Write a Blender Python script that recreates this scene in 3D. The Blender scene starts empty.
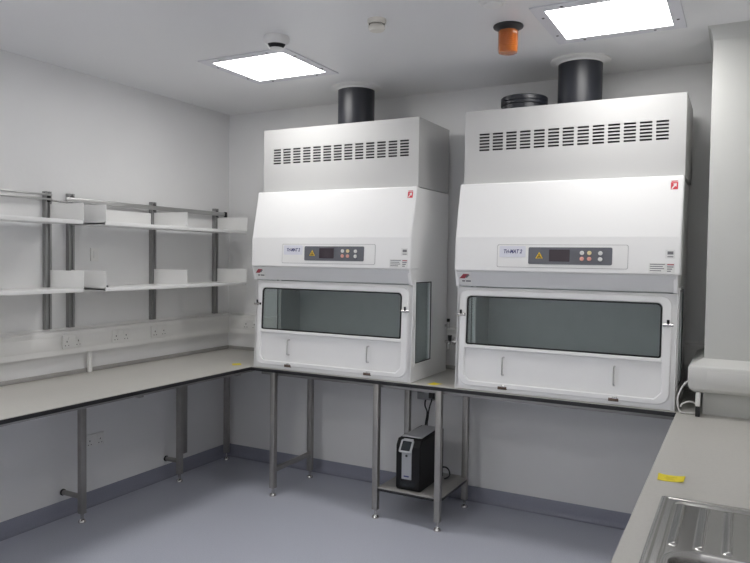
import bpy, bmesh, math, random
from mathutils import Vector, Matrix
random.seed(4)
S = bpy.context.scene
COL = S.collection
PI = math.pi

# ------------------------------------------------------------------ materials
def principled(name, col, rough=.5, metal=0., spec=.5, bump=0., bscale=60., vary=0., vscale=8., coat=0.):
    m = bpy.data.materials.new(name); m.use_nodes = True
    nt = m.node_tree; b = nt.nodes['Principled BSDF']
    b.inputs['Base Color'].default_value = (*col, 1)
    b.inputs['Roughness'].default_value = rough
    b.inputs['Metallic'].default_value = metal
    b.inputs['Specular IOR Level'].default_value = spec
    b.inputs['Coat Weight'].default_value = coat
    tc = nt.nodes.new('ShaderNodeTexCoord')
    if vary > 0:
        n = nt.nodes.new('ShaderNodeTexNoise'); n.inputs['Scale'].default_value = vscale
        n.inputs['Detail'].default_value = 4
        nt.links.new(tc.outputs['Object'], n.inputs['Vector'])
        mr = nt.nodes.new('ShaderNodeMapRange')
        mr.inputs['From Min'].default_value = .3; mr.inputs['From Max'].default_value = .7
        mr.inputs['To Min'].default_value = 1 - vary; mr.inputs['To Max'].default_value = 1 + vary
        nt.links.new(n.outputs['Fac'], mr.inputs['Value'])
        mx = nt.nodes.new('ShaderNodeVectorMath'); mx.operation = 'SCALE'
        mx.inputs[0].default_value = col
        nt.links.new(mr.outputs['Result'], mx.inputs['Scale'])
        nt.links.new(mx.outputs['Vector'], b.inputs['Base Color'])
    if bump > 0:
        n2 = nt.nodes.new('ShaderNodeTexNoise'); n2.inputs['Scale'].default_value = bscale
        n2.inputs['Detail'].default_value = 3
        nt.links.new(tc.outputs['Object'], n2.inputs['Vector'])
        bp = nt.nodes.new('ShaderNodeBump'); bp.inputs['Strength'].default_value = bump
        bp.inputs['Distance'].default_value = .002
        nt.links.new(n2.outputs['Fac'], bp.inputs['Height'])
        nt.links.new(bp.outputs['Normal'], b.inputs['Normal'])
    return m

def emitter(name, col, strength):
    m = bpy.data.materials.new(name); m.use_nodes = True
    nt = m.node_tree; nt.nodes.clear()
    o = nt.nodes.new('ShaderNodeOutputMaterial'); e = nt.nodes.new('ShaderNodeEmission')
    e.inputs['Color'].default_value = (*col, 1); e.inputs['Strength'].default_value = strength
    nt.links.new(e.outputs[0], o.inputs[0]); return m

def pane(name, tint, gloss=.08):
    m = bpy.data.materials.new(name); m.use_nodes = True
    nt = m.node_tree; nt.nodes.clear()
    o = nt.nodes.new('ShaderNodeOutputMaterial')
    t = nt.nodes.new('ShaderNodeBsdfTransparent'); t.inputs['Color'].default_value = (*tint, 1)
    g = nt.nodes.new('ShaderNodeBsdfGlossy'); g.inputs['Roughness'].default_value = .03
    lw = nt.nodes.new('ShaderNodeLayerWeight'); lw.inputs['Blend'].default_value = .5    # Schlick reflectance from the facing angle
    pw = nt.nodes.new('ShaderNodeMath'); pw.operation = 'POWER'; pw.inputs[1].default_value = 5
    f = nt.nodes.new('ShaderNodeMath'); f.operation = 'MULTIPLY_ADD'; f.inputs[1].default_value = .96; f.inputs[2].default_value = .04
    nt.links.new(lw.outputs['Facing'], pw.inputs[0]); nt.links.new(pw.outputs[0], f.inputs[0])
    mx = nt.nodes.new('ShaderNodeMixShader')
    nt.links.new(f.outputs[0], mx.inputs[0]); nt.links.new(t.outputs[0], mx.inputs[1])
    nt.links.new(g.outputs[0], mx.inputs[2]); nt.links.new(mx.outputs[0], o.inputs[0])
    return m

M = {
 'wall':    principled('wall_paint', (.79,.79,.79), .42, bump=.25, bscale=45, vary=.012, vscale=3),
 'column':  principled('column_cladding', (.56,.566,.545), .45, bump=.2, bscale=45),
 'ceiling': principled('ceiling_paint', (.82,.82,.825), .36, bump=.12, bscale=30),
 'floor':   principled('floor_vinyl', (.57,.59,.675), .34, vary=.07, vscale=140, bump=.1, bscale=200),
 'skirt':   principled('skirting_vinyl', (.27,.28,.345), .45, vary=.06, vscale=120),
 'top':     principled('worktop_laminate', (.52,.507,.475), .38, vary=.025, vscale=90, bump=.05, bscale=300),
 'core':    principled('worktop_black_core', (.012,.012,.014), .4),
 'upstand': principled('upstand_laminate', (.36,.35,.335), .45, vary=.03, vscale=60),
 'trunk':   principled('trunking_pvc', (.82,.815,.80), .4),
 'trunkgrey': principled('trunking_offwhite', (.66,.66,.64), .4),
 'plast':   principled('white_plastic', (.80,.795,.78), .35),
 'hood':    principled('cabinet_white_enamel', (.89,.89,.885), .28, coat=.15),
 'vent':    principled('cabinet_grey_enamel', (.52,.52,.515), .35),
 'strip':   principled('silver_grey_enamel', (.74,.745,.75), .38, metal=.05),
 'liner':   principled('brushed_liner_steel', (.55,.575,.575), .45, metal=.2, vary=.03, vscale=12),
 'dark':    principled('dark_void', (.03,.03,.033), .7),
 'rubber':  principled('black_rubber', (.012,.012,.013), .6),
 'steel':   principled('brushed_steel', (.37,.36,.345), .40, metal=.7, vary=.05, vscale=14),
 'chrome':  principled('bright_chrome', (.62,.61,.60), .18, metal=1.),
 'bronze':  principled('brown_catch_metal', (.16,.115,.09), .4, metal=.7),
 'sink':    principled('sink_steel', (.42,.415,.405), .24, metal=1., vary=.03, vscale=20),
 'shelf':   principled('shelf_white_enamel', (.82,.82,.81), .35),
 'upright': principled('shelf_upright_grey', (.30,.30,.30), .42, metal=.4),
 'rail':    principled('shelf_rail_steel', (.45,.45,.445), .35, metal=.7),
 'duct':    principled('charcoal_duct_pvc', (.020,.022,.029), .36),
 'amber':   principled('amber_lens', (.74,.20,.012), .10, coat=.6),
 'amber2':  principled('amber_core', (.70,.30,.05), .3),
 'black':   principled('black_plastic', (.014,.014,.016), .35),
 'ups':     principled('ups_black_case', (.009,.009,.010), .55, spec=.3),
 'upslid':  principled('ups_pale_lid', (.62,.63,.65), .4),
 'silver':  principled('silver_plastic', (.42,.43,.45), .35, metal=.3),
 'lid':     principled('ups_grey_lid', (.36,.365,.38), .4),
 'lcd':     principled('dark_lcd', (.02,.026,.03), .15),
 'panel':   principled('control_panel_slate', (.13,.135,.155), .4),
 'display': principled('display_plum', (.045,.032,.042), .2),
 'plate':   principled('name_plate_white', (.74,.75,.82), .4),
 'bezel':   principled('overlay_white', (.86,.86,.85), .4),
 'line':    principled('overlay_line_grey', (.40,.40,.40), .5),
 'navy':    principled('navy_lettering', (.03,.035,.16), .5),
 'ink':     principled('grey_ink', (.16,.16,.17), .6),
 'red':     principled('red_print', (.62,.035,.06), .5),
 'red2':    principled('dark_red_print', (.36,.05,.07), .5),
 'white':   principled('label_white', (.78,.78,.77), .5),
 'yellow':  principled('yellow_paper', (.80,.66,.02), .6),
 'ochre':   principled('ochre_print', (.66,.53,.02), .6),
 'hazard':  principled('hazard_yellow', (.80,.52,.02), .5),
 'btnw':    principled('button_white', (.72,.72,.70), .4),
 'btny':    principled('button_cream', (.80,.68,.38), .4),
 'btnr':    principled('button_pink', (.72,.36,.30), .4),
 'cream':   principled('aged_cream_plastic', (.76,.73,.66), .4),
 'frame':   principled('light_frame_grey', (.72,.72,.76), .4),
 'glow':    emitter('light_diffuser', (1.,.985,.965), 9.0),
 'glow_fill': emitter('light_diffuser_fill', (1.,.985,.965), 13.5),  # stronger emitter for the added out-of-view fill panels
 'glass':   pane('clear_safety_glass', (.90,.93,.93)),
}

_b = M['amber'].node_tree.nodes['Principled BSDF']; _b.inputs['Transmission Weight'].default_value = .55

# ------------------------------------------------------------------ mesh builder
ORG = {}          # object -> world origin of its coordinates
def ident(p): return Vector(p)
def frame(o, u, v, w):
    o, u, v, w = Vector(o), Vector(u), Vector(v), Vector(w)
    return lambda p: o + u*p[0] + v*p[1] + w*p[2]

class MB:
    def __init__(s): s.bm = bmesh.new()
    def merge(s, b, f=None):
        if f:
            for v in b.verts: v.co = f(v.co)
        me = bpy.data.meshes.new('t'); b.to_mesh(me); b.free()
        s.bm.from_mesh(me); bpy.data.meshes.remove(me); return s
    def box(s, x0,x1,y0,y1,z0,z1, b=0., f=None, seg=2):
        t = bmesh.new(); bmesh.ops.create_cube(t, size=1)
        for v in t.verts:
            v.co = ((x0+x1)/2+v.co.x*(x1-x0), (y0+y1)/2+v.co.y*(y1-y0), (z0+z1)/2+v.co.z*(z1-z0))
        if b > 0: bmesh.ops.bevel(t, geom=t.edges[:], offset=b, segments=seg, affect='EDGES', profile=.5)
        return s.merge(t, f)
    def cyl(s, p0, p1, r, r2=None, seg=24, f=None):
        p0, p1 = Vector(p0), Vector(p1); d = p1-p0
        t = bmesh.new()
        bmesh.ops.create_cone(t, cap_ends=True, segments=seg, radius1=r, radius2=r if r2 is None else r2, depth=d.length)
        m = Matrix.Translation((p0+p1)/2) @ d.to_track_quat('Z','Y').to_matrix().to_4x4()
        bmesh.ops.transform(t, matrix=m, verts=t.verts); return s.merge(t, f)
    def lathe(s, prof, c, seg=40, axis=(0,0,1)):
        # profile of (radius, height) pairs, revolved about axis through c
        t = bmesh.new(); rings = []
        for r, h in prof:
            if r < 1e-6: rings.append([t.verts.new((0,0,h))])
            else: rings.append([t.verts.new((r*math.cos(2*PI*k/seg), r*math.sin(2*PI*k/seg), h)) for k in range(seg)])
        for a, b in zip(rings, rings[1:]):
            for k in range(seg):
                k2 = (k+1) % seg
                if len(a) == 1 and len(b) == 1: continue
                if len(a) == 1: t.faces.new((a[0], b[k], b[k2]))
                elif len(b) == 1: t.faces.new((a[k], a[k2], b[0]))
                else: t.faces.new((a[k], a[k2], b[k2], b[k]))
        m = Matrix.Translation(Vector(c)) @ Vector(axis).to_track_quat('Z','Y').to_matrix().to_4x4()
        bmesh.ops.transform(t, matrix=m, verts=t.verts)
        bmesh.ops.recalc_face_normals(t, faces=t.faces[:]); return s.merge(t)
    def plate(s, outer, d, f=None, holes=()):
        # flat plate in (u,v), thickness d along w, with true holes
        t = bmesh.new(); es = []
        for poly in [outer, *holes]:
            vs = [t.verts.new((p[0], p[1], 0)) for p in poly]
            es += [t.edges.new((vs[i], vs[(i+1) % len(vs)])) for i in range(len(vs))]
        if holes: bmesh.ops.triangle_fill(t, use_beauty=True, use_dissolve=False, edges=es, normal=(0,0,1))
        else: t.faces.new(t.verts[:])
        r = bmesh.ops.extrude_face_region(t, geom=t.faces[:])
        for v in [g for g in r['geom'] if isinstance(g, bmesh.types.BMVert)]: v.co.z += d
        bmesh.ops.recalc_face_normals(t, faces=t.faces[:]); s.merge(t, f)
        return s
    def tube(s, pts, r, seg=10):
        pts = [Vector(p) for p in pts]; t = bmesh.new(); prev = None; nrm = None; first = None
        for i, p in enumerate(pts):
            d = (pts[min(i+1, len(pts)-1)] - pts[max(i-1, 0)]).normalized()
            if nrm is None: nrm = d.orthogonal().normalized()
            else: nrm = (nrm - d*nrm.dot(d)).normalized()
            bn = d.cross(nrm)
            ring = [t.verts.new(p + (nrm*math.cos(2*PI*k/seg) + bn*math.sin(2*PI*k/seg))*r) for k in range(seg)]
            if prev:
                for k in range(seg): t.faces.new((prev[k], prev[(k+1)%seg], ring[(k+1)%seg], ring[k]))
            else: first = ring
            prev = ring
        t.faces.new(first[::-1]); t.faces.new(prev)
        bmesh.ops.recalc_face_normals(t, faces=t.faces[:]); return s.merge(t)
    def build(s, name, mat, parent=None, base=None, bevel=0., smooth=True, sharp=32):
        if parent is not None: o0 = ORG[parent]
        elif base is not None: o0 = Vector(base)
        else:
            lo = Vector([min(v.co[i] for v in s.bm.verts) for i in range(3)])
            hi = Vector([max(v.co[i] for v in s.bm.verts) for i in range(3)])
            o0 = Vector(((lo.x+hi.x)/2, (lo.y+hi.y)/2, lo.z))
        for v in s.bm.verts: v.co -= o0
        me = bpy.data.meshes.new(name); s.bm.to_mesh(me); s.bm.free()
        me.materials.append(M[mat])
        o = bpy.data.objects.new(name, me); COL.objects.link(o)
        if smooth:
            me.polygons.foreach_set('use_smooth', [True]*len(me.polygons))
            me.set_sharp_from_angle(angle=math.radians(sharp))
        if bevel > 0:
            md = o.modifiers.new('bevel', 'BEVEL'); md.width = bevel; md.segments = 2
            md.limit_method = 'ANGLE'; md.angle_limit = math.radians(40); md.harden_normals = False
        ORG[o] = o0
        if parent is not None: o.parent = parent
        else: o.location = o0
        return o

def tag(o, label, cat, group=None):
    o['label'] = label; o['category'] = cat
    if group: o['group'] = group
    return o
def thing(name, loc, label, cat, group=None):
    o = bpy.data.objects.new(name, None); COL.objects.link(o); o.location = loc
    o.empty_display_size = .05; ORG[o] = Vector(loc)
    return tag(o, label, cat, group)
def struct(name, mb, mat, **k):
    o = mb.build(name, mat, **k); o['kind'] = 'structure'; return o

def rrect(u0,u1,v0,v1, r, n=6, cham=()):
    # rounded rectangle, counter-clockwise from lower left; r single or per corner (ll, lr, ur, ul)
    if not isinstance(r, (tuple, list)): r = (r,)*4
    out = []
    for i, (cx, cy, a0) in enumerate(((u0,v0,PI), (u1,v0,1.5*PI), (u1,v1,0), (u0,v1,.5*PI))):
        q = r[i]
        if q <= 0: out.append((cx,cy)); continue
        ox = cx + (q if cx == u0 else -q); oy = cy + (q if cy == v0 else -q)
        m = 1 if i in cham else n
        for k in range(m+1):
            a = a0 + .5*PI*k/m; out.append((ox+q*math.cos(a), oy+q*math.sin(a)))
    return out
def rect(u0,u1,v0,v1): return [(u0,v0),(u1,v0),(u1,v1),(u0,v1)]
def disc(cx, cy, r, n=20): return [(cx+r*math.cos(2*PI*k/n), cy+r*math.sin(2*PI*k/n)) for k in range(n)]
def spline(pts, n=8):
    P = [Vector(p) for p in pts]; P = [P[0]*2-P[1]] + P + [P[-1]*2-P[-2]]; out = []
    for i in range(1, len(P)-2):
        a, b, c, d = P[i-1:i+3]
        for k in range(n):
            t = k/n
            out.append(.5*((2*b)+(c-a)*t+(2*a-5*b+4*c-d)*t*t+(3*b-a-3*c+d)*t**3))
    return out + [P[-2]]
def lettering(body, size, f, depth=.0006, squeeze=1.):
    c = bpy.data.curves.new('t', 'FONT'); c.body = body; c.size = size; c.align_x = 'CENTER'; c.align_y = 'CENTER'
    c.extrude = depth/2; c.offset = size*.028; c.shear = .25
    o = bpy.data.objects.new('t', c); COL.objects.link(o)
    bpy.context.view_layer.update()
    me = bpy.data.meshes.new_from_object(o.evaluated_get(bpy.context.evaluated_depsgraph_get()))
    mb = MB(); mb.bm.from_mesh(me)
    for v in mb.bm.verts: v.co = f((v.co.x*squeeze, v.co.y, v.co.z + depth/2))
    bpy.data.objects.remove(o); bpy.data.curves.remove(c); bpy.data.meshes.remove(me)
    return mb

# ------------------------------------------------------------------ the room
H = 2.835; RX = 4.20; FY = -6.4
struct('floor', MB().box(-.1, RX+.1, FY-.1, .1, -.1, 0), 'floor')
struct('ceiling', MB().box(-.1, RX+.1, FY-.1, .1, H, H+.1), 'ceiling')
struct('wall_left', MB().box(-.1, 0, FY-.1, .1, 0, H), 'wall')
struct('wall_back', MB().box(0, RX, 0, .1, 0, H), 'wall')
struct('wall_right', MB().box(RX, RX+.1, FY-.1, .1, 0, H), 'wall')
struct('wall_front', MB().box(0, RX, FY-.1, FY, 0, H), 'wall')
struct('wall_column', MB().box(3.62, RX, -.643, 0, 0, H, b=.006), 'column')
cove = [(0,0),(.028,0),(.016,.006),(.009,.018),(.006,.04),(.006,.095),(.003,.1),(0,.1)]
struct('baseboard_left', MB().plate([(p[0],p[1]) for p in cove], -(FY), frame((0,0,0),(1,0,0),(0,0,1),(0,-1,0))), 'skirt')
struct('baseboard_back', MB().plate([(p[0],p[1]) for p in cove], 3.60, frame((.0,0,0),(0,-1,0),(0,0,1),(1,0,0))), 'skirt')

# ------------------------------------------------------------------ ceiling fittings
def ceiling_light(x, y, label, lamp='glow'):
    t = thing('ceiling_light', (x, y, H), label, 'ceiling light', 'square recessed ceiling lights')
    w, d, a, b = .315, .295, .257, .230
    F = frame((x, y, H), (1,0,0), (0,1,0), (0,0,-1))
    MB().plate(rect(-w,w,-d,d), .007, F, [rect(-a,a,-b,b)]).build('frame', 'frame', t, bevel=.002)
    MB().box(x-a, x+a, y-b, y+b, H-.004, H-.0005).build('diffuser', lamp, t)
    for u, v in ((-.6,1),(.6,1),(-.6,-1),(.6,-1),(-1,.55),(1,.55),(-1,-.55),(1,-.55)):
        px, py = x+u*(w+a)/2, y+v*(d+b)/2
        MB().cyl((px,py,H-.0065), (px,py,H-.0095), .0075, .006, seg=12).build('screw', 'ink', t)
ceiling_light(1.184, -1.035, 'square ceiling light panel nearest the left wall, beside the dome camera')
ceiling_light(3.19, -1.035, 'square ceiling light panel above the right-hand safety cabinet, beside the amber beacon')
ceiling_light(1.19, -3.7, 'added unseen fill light panel above the open floor on the left', 'glow_fill')  # this and the next two: unseen panels added to supply frontal fill light
ceiling_light(1.19, -5.6, 'added unseen fill light panel behind the camera on the left side', 'glow_fill')
ceiling_light(3.19, -5.6, 'added unseen fill light panel behind the camera on the right side', 'glow_fill')

t = thing('dome_camera', (1.565,-1.49,H), 'white dome camera with a dark lens window beside the left ceiling light', 'camera')
MB().lathe([(0,0),(.066,0),(.068,-.008),(.068,-.022),(.062,-.034),(.052,-.044)], (1.565,-1.49,H)).build('housing', 'plast', t)
MB().lathe([(.0515,-.042),(.046,-.054),(.034,-.064),(.018,-.070),(0,-.072)], (1.565,-1.49,H)).build('dome', 'plast', t)
# lens window: a band of the dome towards the camera side
lw = MB(); g = bmesh.new(); rows = []
for r, h in ((.0535,-.044),(.0505,-.0505),(.046,-.0565),(.0405,-.0615)):
    rows.append([g.verts.new((1.565+(r+.001)*math.cos(a), -1.49+(r+.001)*math.sin(a), H+h-.0008)) for a in [math.radians(-52+q) for q in range(-58,59,4)]])
for A, B in zip(rows, rows[1:]):
    for k in range(len(A)-1): g.faces.new((A[k],A[k+1],B[k+1],B[k]))
bmesh.ops.solidify(g, geom=g.faces[:], thickness=.002)
lw.merge(g).build('lens_window', 'black', t)

t = thing('smoke_detector', (2.168,-1.492,H), 'small cream two-tier smoke detector on the ceiling between the lights', 'smoke detector')
MB().lathe([(0,0),(.046,0),(.047,-.010),(.043,-.022),(.040,-.024)], (2.168,-1.492,H)).build('base', 'cream', t)
MB().lathe([(0,-.022),(.034,-.024),(.034,-.030),(.042,-.033),(.042,-.044),(.034,-.054),(0,-.057)], (2.168,-1.492,H)).build('sensor_head', 'cream', t)

t = thing('ceiling_speaker', (2.747,-1.47,H), 'round flush white ceiling fitting cut by the top of the photo', 'ceiling fitting')
MB().lathe([(0,0),(.060,0),(.060,-.006),(.052,-.011),(.046,-.009)], (2.747,-1.47,H)).build('rim', 'plast', t)
MB().lathe([(0,-.008),(.046,-.008),(.040,-.018),(.022,-.024),(0,-.026)], (2.747,-1.47,H)).build('centre_cap', 'plast', t)

bx, by = 2.7165, -1.128
t = thing('warning_beacon', (bx,by,H), 'amber warning beacon on a black base hanging from the ceiling', 'beacon')
MB().lathe([(0,0),(.073,0),(.075,-.004),(.073,-.010),(.058,-.018),(.050,-.026),(0,-.026)], (bx,by,H)).build('base', 'black', t)
prof = [(.0,-.0265),(.048,-.0265)]
for k in range(9): prof += [(.0498,-.040-k*.009),(.0484,-.0445-k*.009)]
prof += [(.049,-.124),(.045,-.134),(.030,-.139),(0,-.141)]
MB().lathe(prof, (bx,by,H)).build('lens', 'amber', t)
MB().lathe([(0,-.0345),(.024,-.0345),(.024,-.085),(.014,-.098),(0,-.100)], (bx,by,H), seg=24).build('lamp_core', 'amber2', t)

# ------------------------------------------------------------------ worktops (black-cored laminate)
DL, D, XR, ZT = .764, .667, 3.50, .90
def worktop(label, x0,x1,y0,y1, base, hole=None, ups=()):
    t = thing('worktop', base, label, 'worktop')
    hs = [rect(*hole)] if hole else []
    MB().plate(rect(x0,x1,y0,y1), .022, frame((0,0,ZT-.026),(1,0,0),(0,1,0),(0,0,1)), hs).build('black_core', 'core', t, bevel=.002)
    MB().plate(rect(x0+.001,x1-.001,y0+.001,y1-.001), .004, frame((0,0,ZT-.004),(1,0,0),(0,1,0),(0,0,1)), hs).build('laminate_surface', 'top', t)
    for u in ups: MB().box(*u, ZT, ZT+.026, b=.003).build('upstand', 'upstand', t)
worktop('grey laminate worktop with a black edge along the left wall below the shelves', 0, DL, -3.3, 0, (.38,-1.6,ZT-.026))
worktop('grey laminate worktop with a black edge along the back wall carrying the two safety cabinets', DL, XR, -D, 0, (2.1,-.33,ZT-.026))
# right bench runs round the boxed column
t = thing('worktop', (3.85,-2,ZT-.026), 'grey laminate worktop at right holding the steel sink', 'worktop')
outl = [(XR,-3.45),(RX,-3.45),(RX,-.645),(3.618,-.645),(3.618,0),(XR,0)]
hole = [rect(3.60,4.02,-2.98,-2.11)]
MB().plate(outl, .022, frame((0,0,ZT-.026),(1,0,0),(0,1,0),(0,0,1)), hole).build('black_core', 'core', t, bevel=.002)
MB().plate([(x+.001 if x==XR else x, y) for x, y in outl], .004, frame((0,0,ZT-.004),(1,0,0),(0,1,0),(0,0,1)), hole).build('laminate_surface', 'top', t)

struct('trim_1', MB().box(.0005, .016, -3.3, -.0005, ZT+.0003, ZT+.026, b=.003), 'upstand')
struct('trim_2', MB().box(.0165, 3.6195, -.016, -.0005, ZT+.0003, ZT+.026, b=.003), 'upstand')
# cove where the boxed column meets the ceiling
g = bmesh.new(); cr = .06; prof = [(0,H-.0005)] + [(cr*(1-math.cos(a)), H-cr+cr*math.sin(a)) for a in [PI/2*k/8 for k in range(9)]]
secs = []
for kind in range(3):
    secs.append([g.verts.new(((3.6195-.4*o, -.001, z), (3.6195-.4*o, -.6435-o, z), (RX-.001, -.6435-o, z))[kind]) for o, z in prof])
for A, B in zip(secs, secs[1:]):
    for k in range(len(prof)): g.faces.new((A[k], A[(k+1)%len(prof)], B[(k+1)%len(prof)], B[k]))
g.faces.new(secs[0]); g.faces.new(secs[-1][::-1])
bmesh.ops.recalc_face_normals(g, faces=g.faces[:])
struct('trim_3', MB().merge(g), 'column')

# ------------------------------------------------------------------ bench frames
def leg(parent, x, y, ztop=.872, s=.019):
    l = MB().box(x-s, x+s, y-s, y+s, .055, ztop, b=.003).build('leg', 'steel', parent)
    MB().lathe([(0,.055),(.010,.055),(.010,.022),(.012,.020),(.019,.014),(.024,.004),(.024,0),(0,0)], (x,y,0), seg=20).build('foot', 'chrome', l)
t = thing('bench_frame', (.15,-1.0,0), 'steel bench frame under the left-hand worktop, legs close to the wall with short wall stays', 'bench frame')
for x, y, stay in ((.187,-1.600,.158),(.145,-.712,.150),(.075,-.103,0)):
    leg(t, x, y)
    MB().box(x-.02, DL-.066, y-.018, y+.018, .835, .873, b=.003).build('cantilever_arm', 'steel', t)
    if stay:
        st = MB().cyl((.012,y,stay), (x-.018,y,stay), .016, seg=16).build('wall_stay', 'steel', t)
        MB().lathe([(0,0),(.021,0),(.021,.006),(.015,.012),(0,.012)], (.0065,y,stay), seg=20, axis=(1,0,0)).build('stay_flange', 'rubber', st)
MB().box(DL-.105, DL-.065, -3.2, -.07, .846, .873, b=.003).build('front_rail', 'steel', t)
MB().box(.003, .036, -.56, -.515, .15, .87, b=.003).build('wall_channel', 'steel', t)

t = thing('bench_frame', (1.6,-.38,0), 'steel leg frame under the back worktop with a low shelf between two legs', 'bench frame')
for x in (.925, 1.737, 2.168):
    leg(t, x, -.617); leg(t, x, -.15)
    MB().box(x-.016, x+.016, -.60, -.168, .84, .872, b=.003).build('top_rail', 'steel', t)
for x in (.925,):
    MB().box(x-.014, x+.014, -.60, -.168, .165, .197, b=.003).build('side_stretcher', 'steel', t)
MB().box(.80, 3.49, -.595, -.565, .842, .872, b=.003).build('front_rail', 'steel', t)
notched = [(1.757,-.632),(2.1485,-.632),(2.1485,-.5975),(2.190,-.5975),(2.190,-.1695),(2.1485,-.1695),(2.1485,-.135),(1.757,-.135)]
sh = MB().plate(notched, .006, frame((0,0,.198),(1,0,0),(0,1,0),(0,0,1))).build('low_shelf', 'upstand', t)
MB().plate(notched, .016, frame((0,0,.182),(1,0,0),(0,1,0),(0,0,1))).build('shelf_core', 'core', sh)

t = thing('bench_frame', (3.85,-2.0,0), 'steel leg frame under the right-hand sink worktop', 'bench frame')
for x, y in ((3.60,-3.35),(4.12,-3.35),(3.60,-2.0),(4.12,-2.0),(3.60,-.80)):
    leg(t, x, y)
MB().box(3.565, 3.60, -3.33, -.78, .834, .873, b=.003).build('front_rail', 'steel', t)

# ------------------------------------------------------------------ safety cabinets
ZB = .9
def cabinet(X, label, vl, vr, hw):
    W = 1.212
    t = thing('safety_cabinet', (X+W/2, -.36, ZB), label, 'safety cabinet', 'white microbiological safety cabinets')
    fy = lambda z: -.655 + .045*(z-.9)          # lower front leans back a little
    # --- body shell
    side = [(-.075,.900),(-.655,.900),(fy(1.505),1.505),(-.655,1.51),(-.678,1.60),(-.668,1.80),(-.603,2.113),(-.075,2.113)]
    win = [(-.600,1.015),(-.598,1.522),(-.365,1.522),(-.365,1.015)]
    b = MB()
    for x0, dirx in ((X, 1), (X+W, -1)):
        b.plate(side, .022, frame((x0,0,0),(0,1,0),(0,0,1),(dirx,0,0)), [win])
    b.box(X+.021, X+W-.021, -.090, -.075, .9, 2.113)          # back
    b.box(X+.021, X+W-.021, -.64, -.09, .9, .925)             # base
    b.box(X+.021, X+W-.021, -.60, -.09, 2.095, 2.113)         # top
    Ff = frame((X, fy(.9), .9), (1,0,0), (0,.045,1), (0,1,-.045))
    b.plate(rect(.004,W-.004,.002,.606), .02, Ff, [rect(.06,W-.065,.05,.555)])
    body = b.build('body', 'hood', t, bevel=.003)
    # --- interior liner
    l = MB()
    l.box(X+.0225, X+W-.0225, -.126, -.118, .93, 1.53)
    l.box(X+.0225, X+W-.0225, -.605, -.12, .927, .94)
    l.box(X+.0225, X+W-.0225, -.60, -.12, 1.53, 1.545)
    for x0, d in ((X+.0225, 1), (X+W-.0225, -1)):
        l.plate([(-.60,.94),(-.12,.94),(-.12,1.53),(-.60,1.53)], .004, frame((x0,0,0),(0,1,0),(0,0,1),(d,0,0)), [[(-.595,1.018),(-.366,1.018),(-.366,1.52),(-.595,1.52)]])
    l.build('work_chamber', 'liner', t)
    for x0, d, nm in ((X, -1, 'l'), (X+W, 1, 'r')):
        fr = frame((x0,0,0),(0,1,0),(0,0,1),(d,0,0))
        sw = MB().plate([(-.612,.998),(-.612,1.535),(-.345,1.535),(-.345,.998)], .006, fr, [win]).build('side_window', 'hood', t, bevel=.002)
        MB().plate([(-.6,1.015),(-.598,1.522),(-.365,1.522),(-.365,1.015)][::-1], .0045, frame((x0+d*.0025,0,0),(0,1,0),(0,0,1),(d,0,0)), [[(-.5945,1.0205),(-.593,1.5165),(-.3705,1.5165),(-.3705,1.0205)]]).build('seal', 'rubber', sw)
        MB().plate(win, .005, frame((x0-d*.012,0,0),(0,1,0),(0,0,1),(d,0,0))).build('pane', 'glass', sw)
    # --- hood
    hd = [(-.56,2.117),(-.612,2.117),(-.6775,1.80),(-.6865,1.602),(-.56,1.602)]
    MB().plate(hd, W+hw, frame((X-.002,0,0),(0,1,0),(0,0,1),(1,0,0))).build('hood_front', 'hood', t, bevel=.008, sharp=7)
    MB().plate([(-.56,1.6015),(-.680,1.6015),(-.650,1.512),(-.56,1.512)], W-.016, frame((X+.008,0,0),(0,1,0),(0,0,1),(1,0,0))).build('hood_lip', 'strip', t, bevel=.003)
    # --- vent box on top: real slots in the front plate
    vx0, vx1, vz0, vz1 = X+vl, X+W+vr, 2.1185, 2.550
    slots = []
    cw, gap = .0625, .0190
    for i in range(13):
        for k in range(6):
            u = X+.100+i*(cw+gap); z = 2.312+k*.0184
            slots.append((u, u+cw, z, z+.0110))
    us = sorted({vx0, vx1, *[s[0] for s in slots], *[s[1] for s in slots]})
    zs = sorted({vz0, vz1, *[s[2] for s in slots], *[s[3] for s in slots]})
    g = bmesh.new(); gv = [[g.verts.new((u,-.575,z)) for z in zs] for u in us]
    hol = {(round(s[0],5), round(s[2],5)) for s in slots}
    for i in range(len(us)-1):
        for k in range(len(zs)-1):
            if (round(us[i],5), round(zs[k],5)) in hol: continue
            g.faces.new((gv[i][k], gv[i+1][k], gv[i+1][k+1], gv[i][k+1]))
    r = bmesh.ops.extrude_face_region(g, geom=g.faces[:])
    for v in [q for q in r['geom'] if isinstance(q, bmesh.types.BMVert)]: v.co.y += .006
    bmesh.ops.recalc_face_normals(g, faces=g.faces[:])
    vb = MB().merge(g)
    vb.box(vx0, vx0+.004, -.569, -.075, vz0, vz1).box(vx1-.004, vx1, -.569, -.075, vz0, vz1)
    vb.box(vx0+.004, vx1-.004, -.079, -.075, vz0, vz1).box(vx0+.004, vx1-.004, -.569, -.079, vz1-.004, vz1).box(vx0+.004, vx1-.004, -.569, -.079, vz0, vz0+.004)
    v = vb.build('vent_box', 'vent', t)
    MB().box(vx0+.03, vx1-.03, -.545, -.535, 2.29, 2.44).build('filter', 'dark', v)
    # --- sash with glass, gasket and drop panel
    Fs = frame((X, fy(.9)-.0005, .9), (1,0,0), (0,.045,1), (0,-1,.045))   # w points out of the front
    gl = rrect(.064, W-.072, .268, .556, (.012,.012,.028,.028))
    lp = rrect(.060, W-.068, .056, .246, (.034,.034,.006,.006), cham=(0,1))
    sash = MB().plate(rrect(.024, W-.026, .026, .592, (.062,.062,.050,.050)), .012, Fs, [gl, lp]).build('sash_frame', 'hood', t, bevel=.005)
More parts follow.
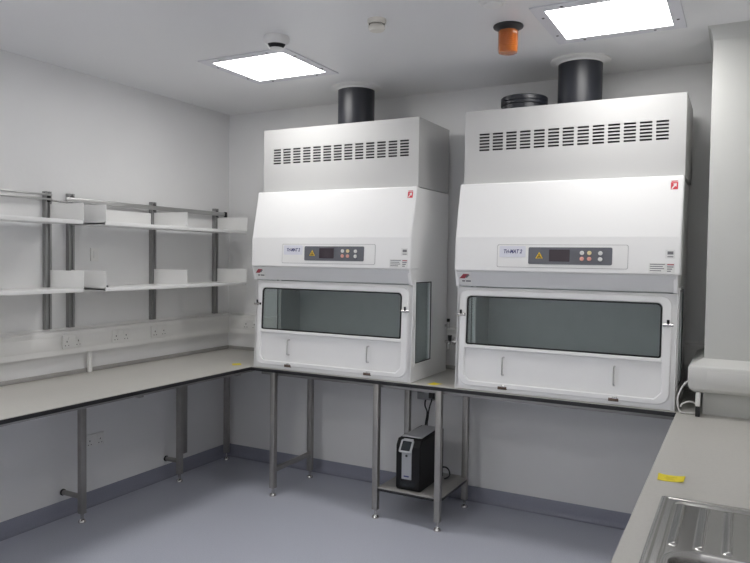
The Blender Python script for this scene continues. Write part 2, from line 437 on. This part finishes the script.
    MB().plate(rrect(.070, W-.078, .274, .550, (.010,.010,.024,.024)), .004, frame((X, fy(.9)+.002, .9), (1,0,0), (0,.045,1), (0,-1,.045))).build('pane', 'glass', sash)
    MB().plate(rrect(.0655, W-.0735, .2695, .5545, (.012,.012,.027,.027)), .010, frame((X, fy(.9)-.0015, .9), (1,0,0), (0,.045,1), (0,-1,.045)),
               [rrect(.073, W-.081, .277, .547, (.008,.008,.021,.021))]).build('gasket', 'rubber', sash)
    dp = MB().plate(rrect(.058, W-.066, .054, .250, (.034,.034,.006,.006), cham=(0,1)), .008, frame((X, fy(.9)+.012, .9), (1,0,0), (0,.045,1), (0,-1,.045))).build('drop_panel', 'hood', sash)
    for u in (.296, .910):
        pts = spline([Fs((u,.206,-.006)), Fs((u,.204,.016)), Fs((u,.196,.022)), Fs((u,.155,.023)), Fs((u,.114,.022)), Fs((u,.106,.016)), Fs((u,.104,-.006))], 5)
        MB().tube(pts, .0048, 10).build('handle', 'chrome', t)
        h = MB().box(u-.027, u+.027, .021, .039, -.001, .0135, b=.003, f=Fs).build('catch', 'bronze', t)
        MB().box(u-.006, u+.020, .036, .047, .010, .017, b=.002, f=Fs).build('catch_tongue', 'chrome', h)
    for u in (.034, W-.042):
        la = MB().cyl((u-.024,.443,.022), (u+.026,.443,.022), .0085, seg=16, f=Fs).cyl((u,.443,-.001), (u,.443,.022), .010, seg=16, f=Fs).build('latch', 'chrome', t)
        MB().cyl((u,.449,.024), (u,.470,.026), .0068, seg=14, f=Fs).build('latch_knob', 'black', la)
    # --- control panel on the hood front
    Fp = frame((X, -.6865, 1.602), (1,0,0), (0,.0455,1), (0,-1,.0455))
    zz = lambda z: z-1.602
    cp = MB().plate(rrect(.258, .970, zz(1.628), zz(1.757), .010), .0015, Fp).build('control_panel', 'line', t)
    MB().plate(rrect(.2605, .9675, zz(1.6305), zz(1.7545), .009), .0022, Fp).build('overlay', 'bezel', cp)
    MB().plate(rrect(.272, .424, zz(1.685), zz(1.748), .006), .0034, Fp).build('name_plate', 'plate', cp)
    lettering('Tri-MAT 2', .030, frame(Fp((.348, zz(1.717), .0034)), (1,0,0), (0,.0455,1), (0,-1,.0455)), squeeze=.82).build('lettering', 'navy', cp)
    MB().plate(rrect(.440, .890, zz(1.648), zz(1.742), .008), .0042, Fp).build('keypad', 'panel', cp)
    tri = [(.480,1.680),(.522,1.680),(.501,1.717)]
    MB().plate([(x, zz(z)) for x, z in tri], .0050, Fp).build('hazard_sign', 'hazard', cp)
    hz = MB()
    for dx, dz in ((-.007,1.6865),(.007,1.6865),(0,1.6985)): hz.plate(disc(.501+dx, zz(dz), .0050, 14), .0056, Fp, [disc(.501+dx, zz(dz), .0022, 10)])
    hz.plate(disc(.501, zz(1.6905), .003, 12), .0056, Fp)
    hz.build('hazard_symbol', 'black', cp)
    MB().plate(rrect(.556, .668, zz(1.664), zz(1.730), .003), .0052, Fp).build('display', 'display', cp)
    for u, z, m in ((.733,1.712,'btnw'),(.772,1.712,'btny'),(.733,1.680,'btnr'),(.772,1.680,'btnr'),(.829,1.711,'btnw'),(.829,1.679,'btnw')):
        MB().lathe([(0,0),(.0115,0),(.0115,.005),(.009,.007),(0,.007)], Fp((u, zz(z), .003)), seg=18, axis=(0,-1,.0455)).build('button', m, cp)
    # --- stickers
    st = MB().plate(rect(1.072, 1.196, zz(1.612), zz(1.664)), .0012, Fp).build('sticker', 'white', t)
    ln = MB()
    for k, (a, c) in enumerate(((1.078,1.150),(1.078,1.140),(1.078,1.146),(1.078,1.132))): ln.plate(rect(a, c, zz(1.655-k*.011), zz(1.659-k*.011)), .0017, Fp)
    for k in range(3): ln.plate(rect(1.160, 1.190-.006*k, zz(1.642-k*.011), zz(1.647-k*.011)), .0017, Fp)
    ln.build('print', 'ink', st); MB().plate(rect(1.160,1.192,zz(1.653),zz(1.659)), .0017, Fp).build('print', 'red2', st)
    s2 = MB().plate(rect(1.150, 1.196, zz(1.688), zz(1.733)), .0012, Fp).build('sticker', 'white', t)
    MB().plate(rect(1.160,1.188,zz(1.708),zz(1.724)), .0017, Fp).plate(rect(1.160,1.188,zz(1.694),zz(1.699)), .0017, Fp).build('print', 'ink', s2)
    # brand sticker on the grey lip
    k = Vector((0,.030,-.0895)).normalized()
    Fl = frame((X, -.680, 1.6015), (1,0,0), (0,-k.y,-k.z), (0,-.948,-.318))
    s3 = MB().plate(rect(.013,.100,-.084,-.006), .0012, Fl).build('sticker', 'white', t)
    MB().plate([(.024,-.046),(.058,-.046),(.088,-.018),(.052,-.018)], .0017, Fl).build('logo', 'red2', s3)
    MB().plate([(.060,-.040),(.072,-.042),(.090,-.024),(.078,-.022)], .0021, Fl).build('logo_shade', 'ink', s3)
    MB().plate(rect(.040,.058,-.066,-.058), .0017, Fl).plate(rect(.064,.094,-.066,-.058), .0017, Fl).build('print', 'ink', s3)
    # red arrow badge, upper right corner of the sloping front
    kk = Vector((0,.0655,.317)).normalized()
    Fb = frame((X, -.6775, 1.80), (1,0,0), kk, (0,-kk.z,kk.y))
    s4 = MB().plate(rect(1.160,1.198,.248,.300), .0012, Fb).build('badge', 'white', t)
    MB().plate(rect(1.162,1.196,.250,.288), .0017, Fb).plate(rect(1.164,1.194,.291,.296), .0017, Fb).build('badge_field', 'red', s4)
    MB().plate([(1.165,.254),(1.170,.252),(1.183,.268),(1.188,.262),(1.190,.283),(1.171,.280),(1.177,.274)], .0021, Fb).build('badge_arrow', 'white', s4)
    return t
C1, C2 = .776, 2.279
cabinet(C1, 'left-hand white safety cabinet with a glass sash, standing beside the corner shelves', .018, -.003, .006)
cabinet(C2, 'right-hand white safety cabinet with a glass sash, beside the boxed wall column', .010, .012, .014)

def duct(x, y, label):
    t = thing('exhaust_duct', (x, y, 2.5505), label, 'exhaust duct', 'dark exhaust ducts')
    MB().lathe([(.119,.0),(.125,.0),(.125,.2840),(.119,.2840),(.119,.0)], (x,y,2.5505), seg=56).build('pipe', 'duct', t)
    MB().lathe([(.127,H),(.170,H),(.170,H-.008),(.160,H-.014),(.134,H-.016),(.127,H-.026),(.127,H)], (x,y,0), seg=56).build('ceiling_collar', 'plast', t)
duct(1.412, -.36, 'dark exhaust duct rising from the left-hand safety cabinet to the ceiling')
duct(2.913, -.36, 'dark exhaust duct rising from the right-hand safety cabinet to the ceiling')
x, y = 2.595, -.40
t = thing('duct_cap', (x,y,2.5505), 'low dark capped duct spigot on top of the right-hand safety cabinet', 'duct cap')
MB().lathe([(0,0),(.130,0),(.130,.040),(0,.040)], (x,y,2.5505), seg=48).build('spigot', 'duct', t)
MB().lathe([(0,.040),(.137,.040),(.138,.046),(.138,.056),(.135,.059),(.138,.063),(.138,.083),(.132,.089),(0,.091)], (x,y,2.5505), seg=48).build('cap', 'duct', t)

# ------------------------------------------------------------------ wall shelving
def shelf(y0, y1, z, ends, back, label, dp=.326):
    t = thing('wall_shelf', (.17,(y0+y1)/2,z), label, 'shelf', 'white metal wall shelves')
    s = MB().box(.031, dp-.001, y0, y1, z, z+.016, b=.003)
    s.box(dp-.016, dp, y0, y1, z-.004, z+.020, b=.003)
    s.build('tray', 'shelf', t)
    for ye in ends:
        poly = rrect(.0305, dp+.004, z+.001, z+.122, (.004,.020,.004,.004), n=4)
        MB().plate(poly, .0025, frame((0,ye,0),(1,0,0),(0,0,1),(0,1,0))).build('end_plate', 'shelf', t)
    if back: MB().box(.020, .023, y0+.032, y1-.026, z+.014, z+.118).build('back_plate', 'shelf', t)
UP = (-1.712, -1.547, -.855, -.185)
for lev, z, bk in (('upper', 1.852, True), ('lower', 1.448, False)):
    shelf(-2.55, UP[0]+.012, z, (UP[0]+.009,), False, lev + ' white shelf at far left, running out of the photo')
    shelf(UP[1]-.008, UP[2]+.002, z, (UP[1]-.008, UP[2]-.002), bk, lev + ' white shelf in the middle of the left wall, beside the far-left shelf', .345)
    shelf(UP[2]+.005, UP[3]+.012, z, (UP[3]+.009,), False, lev + ' white shelf nearest the back corner')
for y, lab in zip(UP, ('first grey shelf upright from the left edge of the photo', 'second grey shelf upright from the left edge of the photo, close beside the first',
                       'third grey shelf upright from the left, between the middle and corner shelves', 'grey shelf upright nearest the back corner')):
    t = thing('shelf_upright', (.015,y,1.205), lab, 'shelf upright', 'grey shelf uprights')
    # slotted channel section
    w = .021
    MB().plate([(-w,.0),(w,0),(w,.030),(.006,.030),(.006,.022),(-.006,.022),(-.006,.030),(-w,.030)], .845, frame((0,y,1.205),(0,1,0),(1,0,0),(0,0,1))).build('channel', 'upright', t)
    MB().box(.0302, .036, y-.012, y+.012, 1.985, 2.035, b=.003).build('rail_clip', 'black', t)
t = thing('shelf_rail', (.02,-.80,1.99), 'long steel shelf rail above the middle and corner shelves', 'shelf rail')
MB().box(.0365, .052, -1.60, -.110, 1.992, 2.024, b=.004).build('bar', 'rail', t)
MB().box(.0365, .056, -.112, -.085, 1.985, 2.028, b=.004).build('end_stop', 'black', t)
t = thing('shelf_rail', (.02,-2.1,1.99), 'twin-bar steel shelf rail at far left above the shelf running out of the photo', 'shelf rail')
for z in (2.029, 2.002):
    MB().box(.0365, .050, -2.60, -1.700, z-.006, z+.006, b=.003).build('bar', 'rail', t)
MB().tube(spline([(.0435,-1.70,1.996),(.056,-1.66,1.993),(.060,-1.61,1.993),(.062,-1.565,1.998)], 6), .006).build('link_rod', 'chrome', t)
tag(MB().box(.225, .262, -1.500, -1.462, 1.466, 1.476, b=.003).cyl((.235,-1.49,1.474),(.235,-1.49,1.484),.008,seg=12).build('shelf_clip', 'black'), 'small dark clip lying on the lower middle shelf', 'clip')
t = thing('switch_plate', (0,-1.353,1.63), 'small blank white plate on the left wall between the two middle shelves', 'wall plate')
MB().box(0, .010, -1.385, -1.321, 1.625, 1.712, b=.003).build('plate', 'plast', t)
MB().box(.010, .016, -1.368, -1.338, 1.645, 1.692, b=.003).build('rocker', 'plast', t)

# ------------------------------------------------------------------ dado trunking and sockets
def trunk_profile(d):       # (out, z)
    return [(.0006,1.040),(d-.002,1.040),(d-.002,1.182),(d-.010,1.188),(.012,1.192),(.012,1.205),(.0006,1.205)]
t = thing('cable_trunking', (.02,-1.6,1.04), 'white dado trunking along the left wall under the shelves', 'trunking')
MB().plate(trunk_profile(.05), 3.099, frame((0,-3.1,0),(1,0,0),(0,0,1),(0,1,0))).build('channel', 'trunk', t)
MB().box(.0475, .0495, -3.1, -.06, 1.074, 1.153, b=.0008).build('cover', 'trunk', t)
t = thing('cable_trunking', (1.8,-.02,1.04), 'white dado trunking along the back wall behind the safety cabinets', 'trunking')
MB().plate(trunk_profile(.05), 3.569, frame((.0505,0,0),(0,-1,0),(0,0,1),(1,0,0))).build('channel', 'trunk', t)
MB().box(.06, 3.60, -.0495, -.0475, 1.074, 1.153, b=.0008).build('cover', 'trunk', t)

# trunking wrapped round the boxed column (left side, then its front)
g = bmesh.new(); prof = [(0,1.022),(.62,1.022),(.90,1.040),(1.0,1.064),(1.0,1.140),(.94,1.155),(0,1.187)]
ox, oy = .066, .100; secs = []
for kind in ('a','b','c'):
    ring = []
    for o, z in prof:
        if kind == 'a': p = (3.6195-ox*o, -.053, z)
        elif kind == 'b': p = (3.6195-ox*o, -.6435-oy*o, z)
        else: p = (RX-.001, -.6435-oy*o, z)
        ring.append(g.verts.new(p))
    secs.append(ring)
n = len(prof)
for A, B in zip(secs, secs[1:]):
    for k in range(n): g.faces.new((A[k], A[(k+1)%n], B[(k+1)%n], B[k]))
g.faces.new(secs[0]); g.faces.new(secs[-1][::-1])
bmesh.ops.recalc_face_normals(g, faces=g.faces[:])
t = thing('cable_trunking', (3.9,-.68,1.03), 'white box trunking wrapped round the boxed wall column', 'trunking')
MB().merge(g).build('channel', 'trunkgrey', t, bevel=.004)
MB().box(3.64, RX-.002, -.7455, -.7438, 1.072, 1.132, b=.0006).build('cover', 'trunkgrey', t)

def double_socket(c, nrm, label, w=.146, h=.086, cat='socket'):
    c = Vector(c); u = Vector((0,1,0)) if abs(nrm[0]) > .5 else Vector((1,0,0))
    t = thing('double_socket', c, label, cat, 'white double sockets')
    F = frame(c, u, (0,0,1), nrm)
    p = MB().box(-w/2, w/2, -h/2, h/2, .0003, .010, b=.003, f=F).build('plate', 'plast', t)
    for s in (-1, 1):
        MB().box(s*.026-.008, s*.026+.008, .010, .030, .010, .014, b=.002, f=F).build('rocker', 'plast', t)
        q = s*.042
        MB().box(q-.003, q+.003, -.004, .006, .0095, .0106, f=F).box(q-.015, q-.008, -.026, -.021, .0095, .0106, f=F).box(q+.008, q+.015, -.026, -.021, .0095, .0106, f=F).build('pin_holes', 'dark', t)
double_socket((.0500,-1.565,1.120), (1,0,0), 'white double socket on the left trunking below the second shelf upright')
double_socket((.0500,-1.180,1.120), (1,0,0), 'white double socket on the left trunking, middle of the three')
double_socket((.0500,-.830,1.120), (1,0,0), 'white double socket on the left trunking below the third shelf upright')
double_socket((.275,-.0500,1.120), (0,-1,0), 'white double socket on the back trunking half hidden by the left-hand cabinet')
double_socket((.0005,-1.354,.436), (1,0,0), 'white double socket on the wall below the left worktop', w=.146)
t = thing('cable_conduit', (.012,-1.41,.925), 'short white conduit dropping from the left trunking to the worktop', 'conduit')
MB().box(.0165, .040, -1.424, -1.398, .9005, 1.0395, b=.004).build('sleeve', 'trunk', t)
t = thing('cable_conduit', (3.60,-.722,.9), 'short white conduit with a black foot below the column trunking', 'conduit')
MB().box(3.590, 3.612, -.730, -.708, .952, 1.0215, b=.003).build('sleeve', 'trunk', t)
MB().box(3.5905, 3.6115, -.7295, -.7085, .9002, .952, b=.002).build('foot', 'rubber', t)
pts = [(3.556,-.705,1.075),(3.530,-.715,1.045),(3.508,-.71,.985),(3.512,-.70,.925),(3.535,-.69,.9065),(3.565,-.685,.9062),(3.586,-.675,.9062),(3.603,-.66,.912),(3.598,-.665,.945),(3.567,-.69,.966),(3.532,-.70,.955),(3.520,-.69,.935)]
tag(MB().tube(spline(pts, 8), .0042).build('cable', 'plast'), 'looped white cable hanging from the column trunking beside the right-hand cabinet', 'cable')

# ------------------------------------------------------------------ service valves between the cabinets
t = thing('gas_tap', (2.05,-.05,1.07), 'chrome service tap on the back wall between the two safety cabinets', 'tap')
MB().lathe([(0,0),(.026,0),(.026,.006),(.014,.012),(.011,.05),(0,.05)], (2.035,-.0502,1.105), seg=20, axis=(0,-1,0)).build('wall_flange', 'chrome', t)
MB().tube(spline([(2.035,-.098,1.105),(2.035,-.125,1.105),(2.038,-.150,1.095),(2.042,-.165,1.06)], 6), .009).build('nozzle', 'chrome', t)
MB().box(1.992, 2.078, -.122, -.104, 1.098, 1.114, b=.004).build('body', 'chrome', t)
MB().cyl((2.028,-.112,1.114),(2.028,-.112,1.150), .012, .015, seg=16).build('knob', 'black', t)
t = thing('service_valve', (2.0,-.10,1.2), 'small steel valve with a lever on the rear of the left-hand cabinet side', 'valve')
MB().cyl((1.9885,-.105,1.215),(2.020,-.105,1.215), .009, seg=16).cyl((2.012,-.105,1.195),(2.012,-.105,1.24), .011, seg=16).build('body', 'chrome', t)
MB().box(2.004, 2.022, -.114, -.096, 1.240, 1.262, b=.003).build('lever', 'black', t)

# ------------------------------------------------------------------ UPS on the low shelf, socket box and leads
ux0, ux1, uy0, uy1, uz = 1.870, 2.038, -.602, -.215, .2045
t = thing('power_supply_unit', ((ux0+ux1)/2, (uy0+uy1)/2, uz), 'black tower power supply with a silver front strip on the low shelf', 'power supply')
side = [(uy0+.012,uz),(uy0,uz+.02),(uy0,uz+.285),(uy0+.028,uz+.325),(uy1,uz+.330),(uy1,uz)]
MB().plate(side, ux1-ux0, frame((ux0,0,0),(0,1,0),(0,0,1),(1,0,0))).build('case', 'ups', t, bevel=.008)
MB().plate([(-.07,0),(.07,0),(.055,.30),(-.055,.30)], .010, frame(((ux0+ux1)/2, uy0+.055, uz+.3265),(1,0,0),(0,1,.0134),(0,-.0134,1))).build('lid', 'upslid', t, bevel=.004)
# silver front strip, bending back at the top over the sloping corner
sx0, sx1 = ux0+.044, ux0+.112
MB().plate([(uy0-.006,uz+.075),(uy0-.006,uz+.287),(uy0+.024,uz+.328),(uy0+.028,uz+.323),(uy0+.0015,uz+.284),(uy0+.0015,uz+.075)], sx1-sx0, frame((sx0,0,0),(0,1,0),(0,0,1),(1,0,0))).build('front_strip', 'silver', t, bevel=.002)
kk = Vector((0,.030,.041)).normalized()
Fu = frame((0, uy0-.006, uz+.287), (1,0,0), (0,kk.y,kk.z), (0,-kk.z,kk.y))
MB().plate(rrect(sx0-.010, sx1+.010, -.046, .040, .010), .006, Fu).build('display_surround', 'silver', t, bevel=.002)
MB().plate(rrect(sx0+.003, sx1-.003, -.034, .030, .005), .0075, Fu).build('display', 'lcd', t)
MB().lathe([(0,0),(.008,0),(.008,.003),(0,.004)], ((sx0+sx1)/2, uy0-.006, uz+.225), seg=16, axis=(0,-1,0)).build('power_button', 'black', t)
MB().box(sx0+.016, sx1-.016, uy0-.0075, uy0-.0055, uz+.090, uz+.098).build('badge', 'navy', t)
gr = MB()
for k in range(4): gr.box(ux0+.03, ux1-.03, uy0-.001, uy0+.003, uz+.030+k*.009, uz+.034+k*.009)
gr.build('grille', 'lcd', t)

t = thing('socket_box', (1.825,-.03,.672), 'grey double socket box with a black plug on the back wall above the power supply', 'socket')
MB().box(1.762, 1.888, -.052, -.0005, .672, .735, b=.005).build('box', 'lid', t)
MB().box(1.862, 1.900, -.082, -.0525, .690, .735, b=.006).build('plug', 'black', t)
def lead(pts, label, r=.0052): tag(MB().tube(spline(pts, 8), r).build('power_lead', 'black'), label, 'power lead')
lead([(1.822,-.035,.671),(1.824,-.05,.655),(1.838,-.08,.635),(1.862,-.10,.605),(1.869,-.12,.57),(1.875,-.15,.535),(1.890,-.19,.48),(1.93,-.209,.40)], 'thin black power lead running down from the underside of the grey socket box')
lead([(1.883,-.070,.689),(1.884,-.078,.672),(1.880,-.095,.640),(1.876,-.105,.605),(1.881,-.125,.57),(1.888,-.155,.535),(1.91,-.19,.48),(1.95,-.209,.42)], 'black power lead running down from the black plug of the grey socket box')
lead([(2.025,-.209,.265),(2.045,-.190,.262),(2.065,-.185,.245),(2.075,-.19,.2155),(2.078,-.23,.2100),(2.072,-.27,.2100)], 'short black lead curling behind the power supply on to the low shelf')

# ------------------------------------------------------------------ sink and notes
sx0, sx1, sy0, sy1 = 3.566, 4.066, -3.04, -2.075
def sd_box(x, y, x0, x1, y0, y1, r):
    qx = abs(x-(x0+x1)/2)-(x1-x0)/2+r; qy = abs(y-(y0+y1)/2)-(y1-y0)/2+r
    return math.hypot(max(qx,0), max(qy,0)) + min(max(qx,qy),0) - r
def sm(a, b, x):
    x = max(0., min(1., (x-a)/(b-a))); return x*x*(3-2*x)
def sink_h(x, y):
    h = .0018
    e = -sd_box(x, y, sx0, sx1, sy0, sy1, .012)            # distance in from the outer edge
    h += .0045*sm(0, .008, e) - .0025*sm(.014, .022, e)
    d = -sd_box(x, y, 3.604, 4.028, -2.990, -2.108, .03)     # pressed field inside the rim
    h -= .0050*sm(0, .012, d)
    for k in range(6):                                      # drainer flutes: long rise, short fall
        u = x - (3.638 + k*.0675)
        h += .0065*sm(-.026, -.003, u)*(1-sm(-.001, .004, u))*sm(-2.482, -2.470, y)*(1-sm(-2.140, -2.128, y))
    bw = -sd_box(x, y, 3.632, 4.010, -2.965, -2.512, .075)   # bowl
    h += .004*sm(-.022,-.010,bw) - .004*sm(-.010,0,bw)
    h -= .150*sm(-.004, .022, bw)
    return h
nx, ny = 250, 330
g = bmesh.new()
gv = [[g.verts.new((sx0+(sx1-sx0)*i/nx, sy0+(sy1-sy0)*j/ny, ZT+max(-.16, sink_h(sx0+(sx1-sx0)*i/nx, sy0+(sy1-sy0)*j/ny)))) for j in range(ny+1)] for i in range(nx+1)]
for i in range(nx):
    for j in range(ny): g.faces.new((gv[i][j], gv[i+1][j], gv[i+1][j+1], gv[i][j+1]))
t = thing('sink', (3.816,-2.56,ZT), 'stainless steel sink with a fluted drainer set in the right-hand worktop', 'sink')
mb = MB().merge(g); sk = mb.build('basin', 'sink', t)
sk.data.polygons.foreach_set('use_smooth', [True]*len(sk.data.polygons))
MB().lathe([(0,.002),(.030,.002),(.034,.006),(.042,.005),(.043,.001),(0,.001)], (3.82,-2.745,ZT-.150), seg=28).build('waste', 'chrome', t)

def note(corners, label, lift=.0):
    # thin paper card with a slightly lifted edge; corners in plan, counter-clockwise
    a, b, c, d = [Vector((*p, 0)) for p in corners]; n = 8; g = bmesh.new(); vv = []
    for i in range(n+1):
        r = []
        for j in range(n+1):
            u, v = i/n, j/n
            p = (a*(1-u)+b*u)*(1-v) + (d*(1-u)+c*u)*v
            r.append(g.verts.new((p.x, p.y, ZT+.0006+lift*(abs(u-.45)/.55)**2.2)))
        vv.append(r)
    for i in range(n):
        for j in range(n): g.faces.new((vv[i][j], vv[i+1][j], vv[i+1][j+1], vv[i][j+1]))
    bmesh.ops.recalc_face_normals(g, faces=g.faces[:])
    if g.faces[0].normal.z < 0: bmesh.ops.reverse_faces(g, faces=g.faces[:])
    ex = bmesh.ops.extrude_face_region(g, geom=g.faces[:])
    for q in [k for k in ex['geom'] if isinstance(k, bmesh.types.BMVert)]: q.co.z += .0005
    bmesh.ops.recalc_face_normals(g, faces=g.faces[:])
    ctr = (a+b+c+d)/4
    t = thing('paper_note', (ctr.x, ctr.y, ZT), label, 'note', 'yellow paper notes')
    p = MB().merge(g).build('card', 'yellow', t)
    m = MB(); F = lambda q: Vector((*((a*(1-q[0])+b*q[0])*(1-q[1]) + (d*(1-q[0])+c*q[0])*q[1]).xy, ZT+.0011+q[2]+lift*(abs(q[0]-.45)/.55)**2.2))
    for v0, u0, u1 in ((.62,.30,.72),(.42,.26,.60),(.24,.34,.66)): m.plate(rect(u0,u1,v0,v0+.08), .0003, F)
    m.build('print', 'ochre', t)
note([(.572,-.640),(.628,-.700),(.672,-.655),(.612,-.592)], 'yellow paper note lying on the left worktop beside the left-hand cabinet', .001)
note([(2.092,-.632),(2.150,-.640),(2.172,-.580),(2.104,-.556)], 'yellow paper note lying on the worktop between the two cabinets', .002)
note([(3.534,-1.905),(3.618,-1.895),(3.620,-1.822),(3.530,-1.822)], 'yellow paper note lying on the right-hand worktop beside the sink', .005)

# ------------------------------------------------------------------ camera and world
cx, cy, cz, yaw, pit, rol, f = 3.77748, -4.50225, 1.67092, .48872, -.03419, .01319, 689.62
F = Vector((-math.sin(yaw)*math.cos(pit), math.cos(yaw)*math.cos(pit), math.sin(pit)))
R = F.cross(Vector((0,0,1))).normalized(); U = R.cross(F)
R2 = R*math.cos(rol)+U*math.sin(rol); U2 = -R*math.sin(rol)+U*math.cos(rol)
cd = bpy.data.cameras.new('camera'); cd.sensor_width = 36; cd.sensor_fit = 'HORIZONTAL'; cd.lens = f/750*36
cd.clip_start = .02
co = bpy.data.objects.new('camera', cd); COL.objects.link(co)
mt = Matrix((R2, U2, -F)).transposed().to_4x4(); mt.translation = (cx,cy,cz)
co.matrix_world = mt; S.camera = co
w = bpy.data.worlds.new('world'); S.world = w; w.use_nodes = True
w.node_tree.nodes['Background'].inputs['Color'].default_value = (0,0,0,1)
S.view_settings.view_transform = 'Standard'; S.view_settings.look = 'None'
S.view_settings.exposure = 0.78; S.view_settings.gamma = 1; S.view_settings.use_curve_mapping = False
S.cycles.use_denoising = True
S.cycles.max_bounces = 12; S.cycles.diffuse_bounces = 6; S.cycles.transparent_max_bounces = 16
